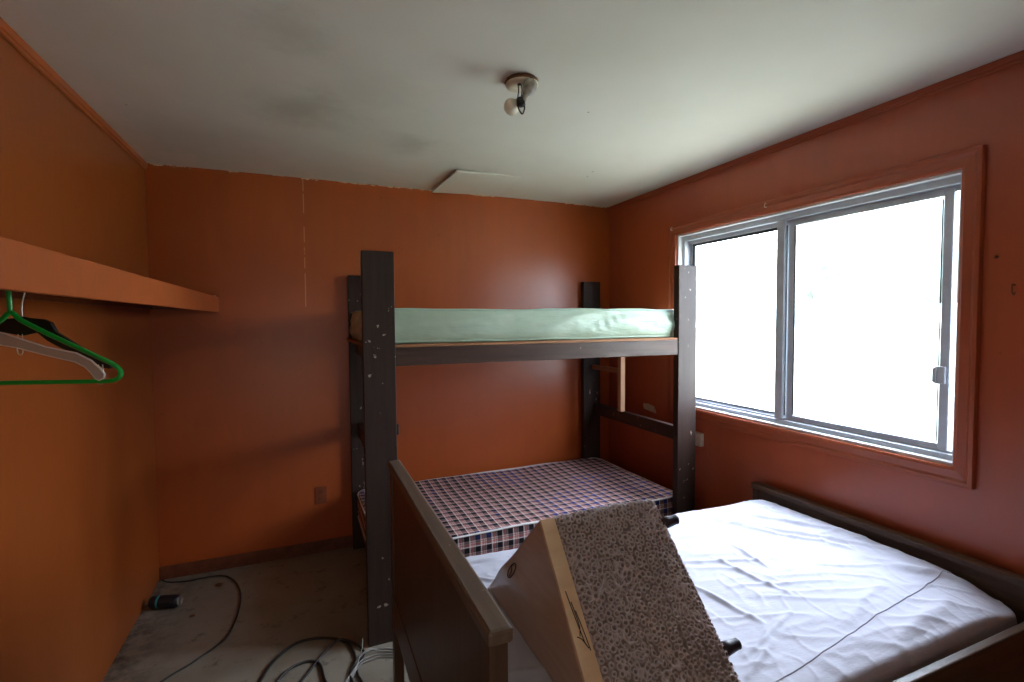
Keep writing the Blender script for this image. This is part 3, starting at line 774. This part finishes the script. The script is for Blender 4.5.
gh.rotation_euler.z = -.30; gh.scale.x = 1.12
def flat_hanger(name, label, y, xc, mat, top, bot, th, hookmat, zneck, edge=False):
    t = thing(name, label, 'hanger', (-.600, y, 1.41), 'hangers on the closet rod'); t.rotation_euler.z = -.28; t.scale.x = 1.10 if mat == 'clear' else 1.04
    up = [(xc + a, z) for a, z in top]; dn = [(xc + a, z) for a, z in bot]
    poly = [(2 * xc - x, z) for x, z in up[::-1]] + up + dn[::-1] + [(2 * xc - x, z) for x, z in dn]
    P = []
    for p in poly:
        if not P or (abs(P[-1][0] - p[0]) + abs(P[-1][1] - p[1])) > 1e-4: P.append(p)
    bm = bmesh.new(); prism(bm, [(x, y - th / 2, z) for x, z in P], (0, th, 0)); bmesh.ops.triangulate(bm, faces=[f for f in bm.faces if len(f.verts) > 4])
    o = obj('arms', bm, mat, t, bevel=.0015)
    if edge:
        bm = bmesh.new(); tube(bm, [(x, y, z) for x, z in P], .0024, 6, closed=True); obj('rim', bm, 'plasticrim', o, smooth=True)
    bm = bmesh.new(); r0 = -.6
    tube(bm, smooth_path([(xc, y, zneck), (xc, y, zneck + .03), (-.580, y, 1.615), (-.5815, y, 1.634), (-.600, y, 1.6465), (-.618, y, 1.636), (-.619, y, 1.622)], 6), .0018, 6); obj('hook', bm, hookmat, t, smooth=True)
    return t
M['plasticrim'] = m_plain('clear_plastic_rim', 'CFC6C0', .25, .05)
ct = [(0, 1.508), (.02, 1.503), (.045, 1.492), (.09, 1.474), (.14, 1.461), (.165, 1.445), (.180, 1.428), (.187, 1.416), (.186, 1.409), (.178, 1.405)]
cb = [(0, 1.484), (.04, 1.475), (.10, 1.455), (.138, 1.444), (.155, 1.433), (.165, 1.420), (.172, 1.408)]
flat_hanger('clothes_hanger', 'clear plastic hanger with curved arm in front of the green hanger', 1.34, -.591, 'clear', ct, cb, .006, 'steel', 1.50, True)
bt = [(0, 1.540), (.015, 1.536), (.043, 1.533), (.058, 1.526), (.068, 1.504), (.125, 1.462), (.165, 1.440), (.176, 1.426), (.174, 1.418)]
bb = [(0, 1.496), (.030, 1.503), (.050, 1.484), (.07, 1.471), (.14, 1.432), (.162, 1.420)]
bh = flat_hanger('clothes_hanger', 'black plastic hanger with metal clips behind the green hanger', 1.46, -.592, 'blackpl', bt, bb, .010, 'steel', 1.535)
for (x, z) in ((-.592, 1.478), (-.435, 1.407)):
    bm = bmesh.new(); tube(bm, smooth_path([(x - .004, 1.452, z + .022), (x - .006, 1.45, z), (x - .004, 1.45, z - .022), (x + .004, 1.45, z - .022), (x + .006, 1.45, z), (x + .004, 1.452, z + .022)], 4), .0013, 6)
    obj('clip', bm, 'steel', bh, smooth=True)

# ================================================================== FLOOR ITEMS
can = thing('drink_can', 'dark drink can with teal band lying by the left wall', 'can', (-.74, 3.14, 0))
ax = Vector((.92, -.30, 0)).normalized(); o_ = Vector((-.800, 3.125, .034))
bm = bmesh.new(); lathe(bm, [(0, .024), (.004, .028), (.012, .0325), (.135, .0325), (.146, .027)], o_, ax, 28); obj('body', bm, 'candark', can, smooth=True)
bm = bmesh.new(); lathe(bm, [(.040, .0330), (.050, .0330)], o_, ax, 28); obj('band', bm, 'teal', can)
bm = bmesh.new(); lathe(bm, [(.1462, .0268), (.152, .0255), (.153, .022), (.149, .020), (.149, .0)], o_, ax, 28); obj('lid', bm, 'steel', can, smooth=True, label='silver can top')

def cord(name, label, pts, r, mat, group=None, n=10, cat='cord'):
    P = smooth_path([(x, y, z if z else r) for x, y, z in pts], n)
    bm = bmesh.new(); tube(bm, P, r, 7); return tag(obj(name, bm, mat, origin=P[0], smooth=True), label, cat, group)
cord('power_cord', 'thin black cord curving from the left wall corner over the floor',
     [(-.812, 3.40, .02), (-.77, 3.39, 0), (-.68, 3.365, 0), (-.60, 3.37, 0), (-.50, 3.355, 0), (-.43, 3.27, 0), (-.38, 3.12, 0), (-.364, 2.97, 0), (-.37, 2.80, 0), (-.40, 2.66, 0), (-.50, 2.54, 0), (-.60, 2.45, 0), (-.68, 2.30, 0), (-.74, 2.12, 0)], .0042, 'cord')
cord('power_cord', 'black cord looping widest across the floor by the bunk post',
     [(-.25, 2.12, 0), (-.215, 2.28, 0), (-.17, 2.40, 0), (-.09, 2.49, 0), (0, 2.50, 0), (.09, 2.46, 0), (.15, 2.39, 0), (.17, 2.28, 0), (.14, 2.18, 0), (.16, 2.05, 0)], .006, 'cord')
cord('power_cord', 'black cord of the smaller inner loop on the floor',
     [(-.20, 2.10, 0), (-.16, 2.23, 0), (-.10, 2.31, .012), (-.03, 2.34, .006), (.02, 2.30, 0), (.035, 2.20, 0), (.05, 2.10, 0), (.0, 1.98, 0)], .006, 'cord')
cord('power_cord', 'black cord running straight toward the bunk post foot',
     [(-.12, 2.12, 0), (-.04, 2.24, 0), (.04, 2.36, .012), (.12, 2.42, .02), (.21, 2.315, 0), (.17, 2.20, 0), (.19, 2.08, 0)], .005, 'cord')
for k, lab in enumerate(('grey wire nearest the camera in the bundle at the post foot', 'grey wire in the middle of the bundle at the post foot', 'grey wire rising highest from the bundle at the post foot', 'grey wire farthest back in the bundle at the post foot')):
    d = k * .022
    cord('bare_wire', lab, [(.08 + d * .4, 2.06 + d, 0), (.14 + d * .5, 2.15 + d, .004 + .004 * k), (.185, 2.215 + d * .8, .012 + .008 * (k == 2)), (.23, 2.235 + d, .010 + .02 * (k == 2)), (.285, 2.240 + d * .9, .006), (.36, 2.20 + d, .004)], .0028, 'cordgrey', None, 8, 'wire')
cord('bare_wire', 'short grey wire sticking up beside the bunk post', [(.15, 2.16, 0), (.175, 2.22, .02), (.20, 2.27, .05), (.205, 2.30, .075)], .0022, 'cordgrey', None, 8, 'wire')

# debris
def grit(name, label, x, y, s, cat, mat='rust'):
    bm = bmesh.new(); bmesh.ops.create_icosphere(bm, subdivisions=2, radius=1)
    for v in bm.verts: v.co = Vector((v.co.x * s, v.co.y * s * .7, v.co.z * s * .45)) * (1 + .5 * noise.noise(v.co * 2 + Vector((x * 9, y * 9, 0)))) + Vector((x, y, s * .4))
    return tag(obj(name, bm, mat, origin=(x, y, 0)), label, cat)
grit('dirt_clump', 'dark clump of dirt on the floor right of the can', -.50, 3.24, .018, 'dirt')
grit('dirt_clump', 'small speck of dirt on the floor below the can', -.58, 2.95, .012, 'dirt')

# ================================================================== OUTSIDE
t = NT('pale_grass'); M['grass'] = t.fin(t.ramp(t.noise(t.co, .6, 6), [(.3, lin('A5A792')), (.7, lin('B6B8A5'))]), .9)
struct('ground', BX(((X1 + WT + .3, -60, -.72), (110, 90, -.6))), 'grass')
M['leaf'] = m_plain('hazy_foliage', '767E79', .9, .12, 2); M['bark'] = m_plain('pale_bark', '9C9C98', .9, .1, 5)
def tree(x, y, h, rx, label):
    o = thing('tree', label, 'tree', (x, y, -.6), 'far trees beyond the lawn')
    bm = bmesh.new(); lathe(bm, [(0, .5), (h * .2, .3), (h * .5, .22)], (x, y, -.6), (0, 0, 1), 10); obj('trunk', bm, 'bark', o, smooth=True)
    bm = bmesh.new(); bmesh.ops.create_icosphere(bm, subdivisions=4, radius=1)
    for v in bm.verts:
        k = 1 + .45 * noise.noise(v.co * 1.8 + Vector((x, y, 0))) + .25 * noise.noise(v.co * 4.5 + Vector((y, x, 0)))
        v.co = Vector((x + v.co.x * rx * k, y + v.co.y * rx * k, -.6 + h * .62 + v.co.z * h * .4 * k))
    obj('crown', bm, 'leaf', o, smooth=True)
tree(84, 61, 24, 5.0, 'pale hazy tree leftmost through the sliding pane')
tree(98, 46, 20, 6.5, 'broad pale hazy tree in the middle through the sliding pane')
tree(92, 27, 21, 5.5, 'pale hazy tree rightmost through the sliding pane')
# the house goes on to both sides; an unseen overhang is added to block sky light
struct('wall_outside', BX(((X1 + .002, -7, -.6), (X1 + WT, YF - WT, 2.9)), ((X1 + .002, YB + WT, -.6), (X1 + WT, 10, 2.9)), ((X1 + .002, YF - WT, -.6), (X1 + WT, YB + WT, -.1)), ((X1 + .002, YF - WT, H + .1), (X1 + WT, YB + WT, 2.9))), 'whitejamb')
struct('sky_blocker_eave', BX(((X1 - .5, -7, 2.9), (X1 + WT + .25, 10, 2.99)), ((X1 + WT + .23, -7, 2.78), (X1 + WT + .26, 10, 3.0))), 'whitejamb')
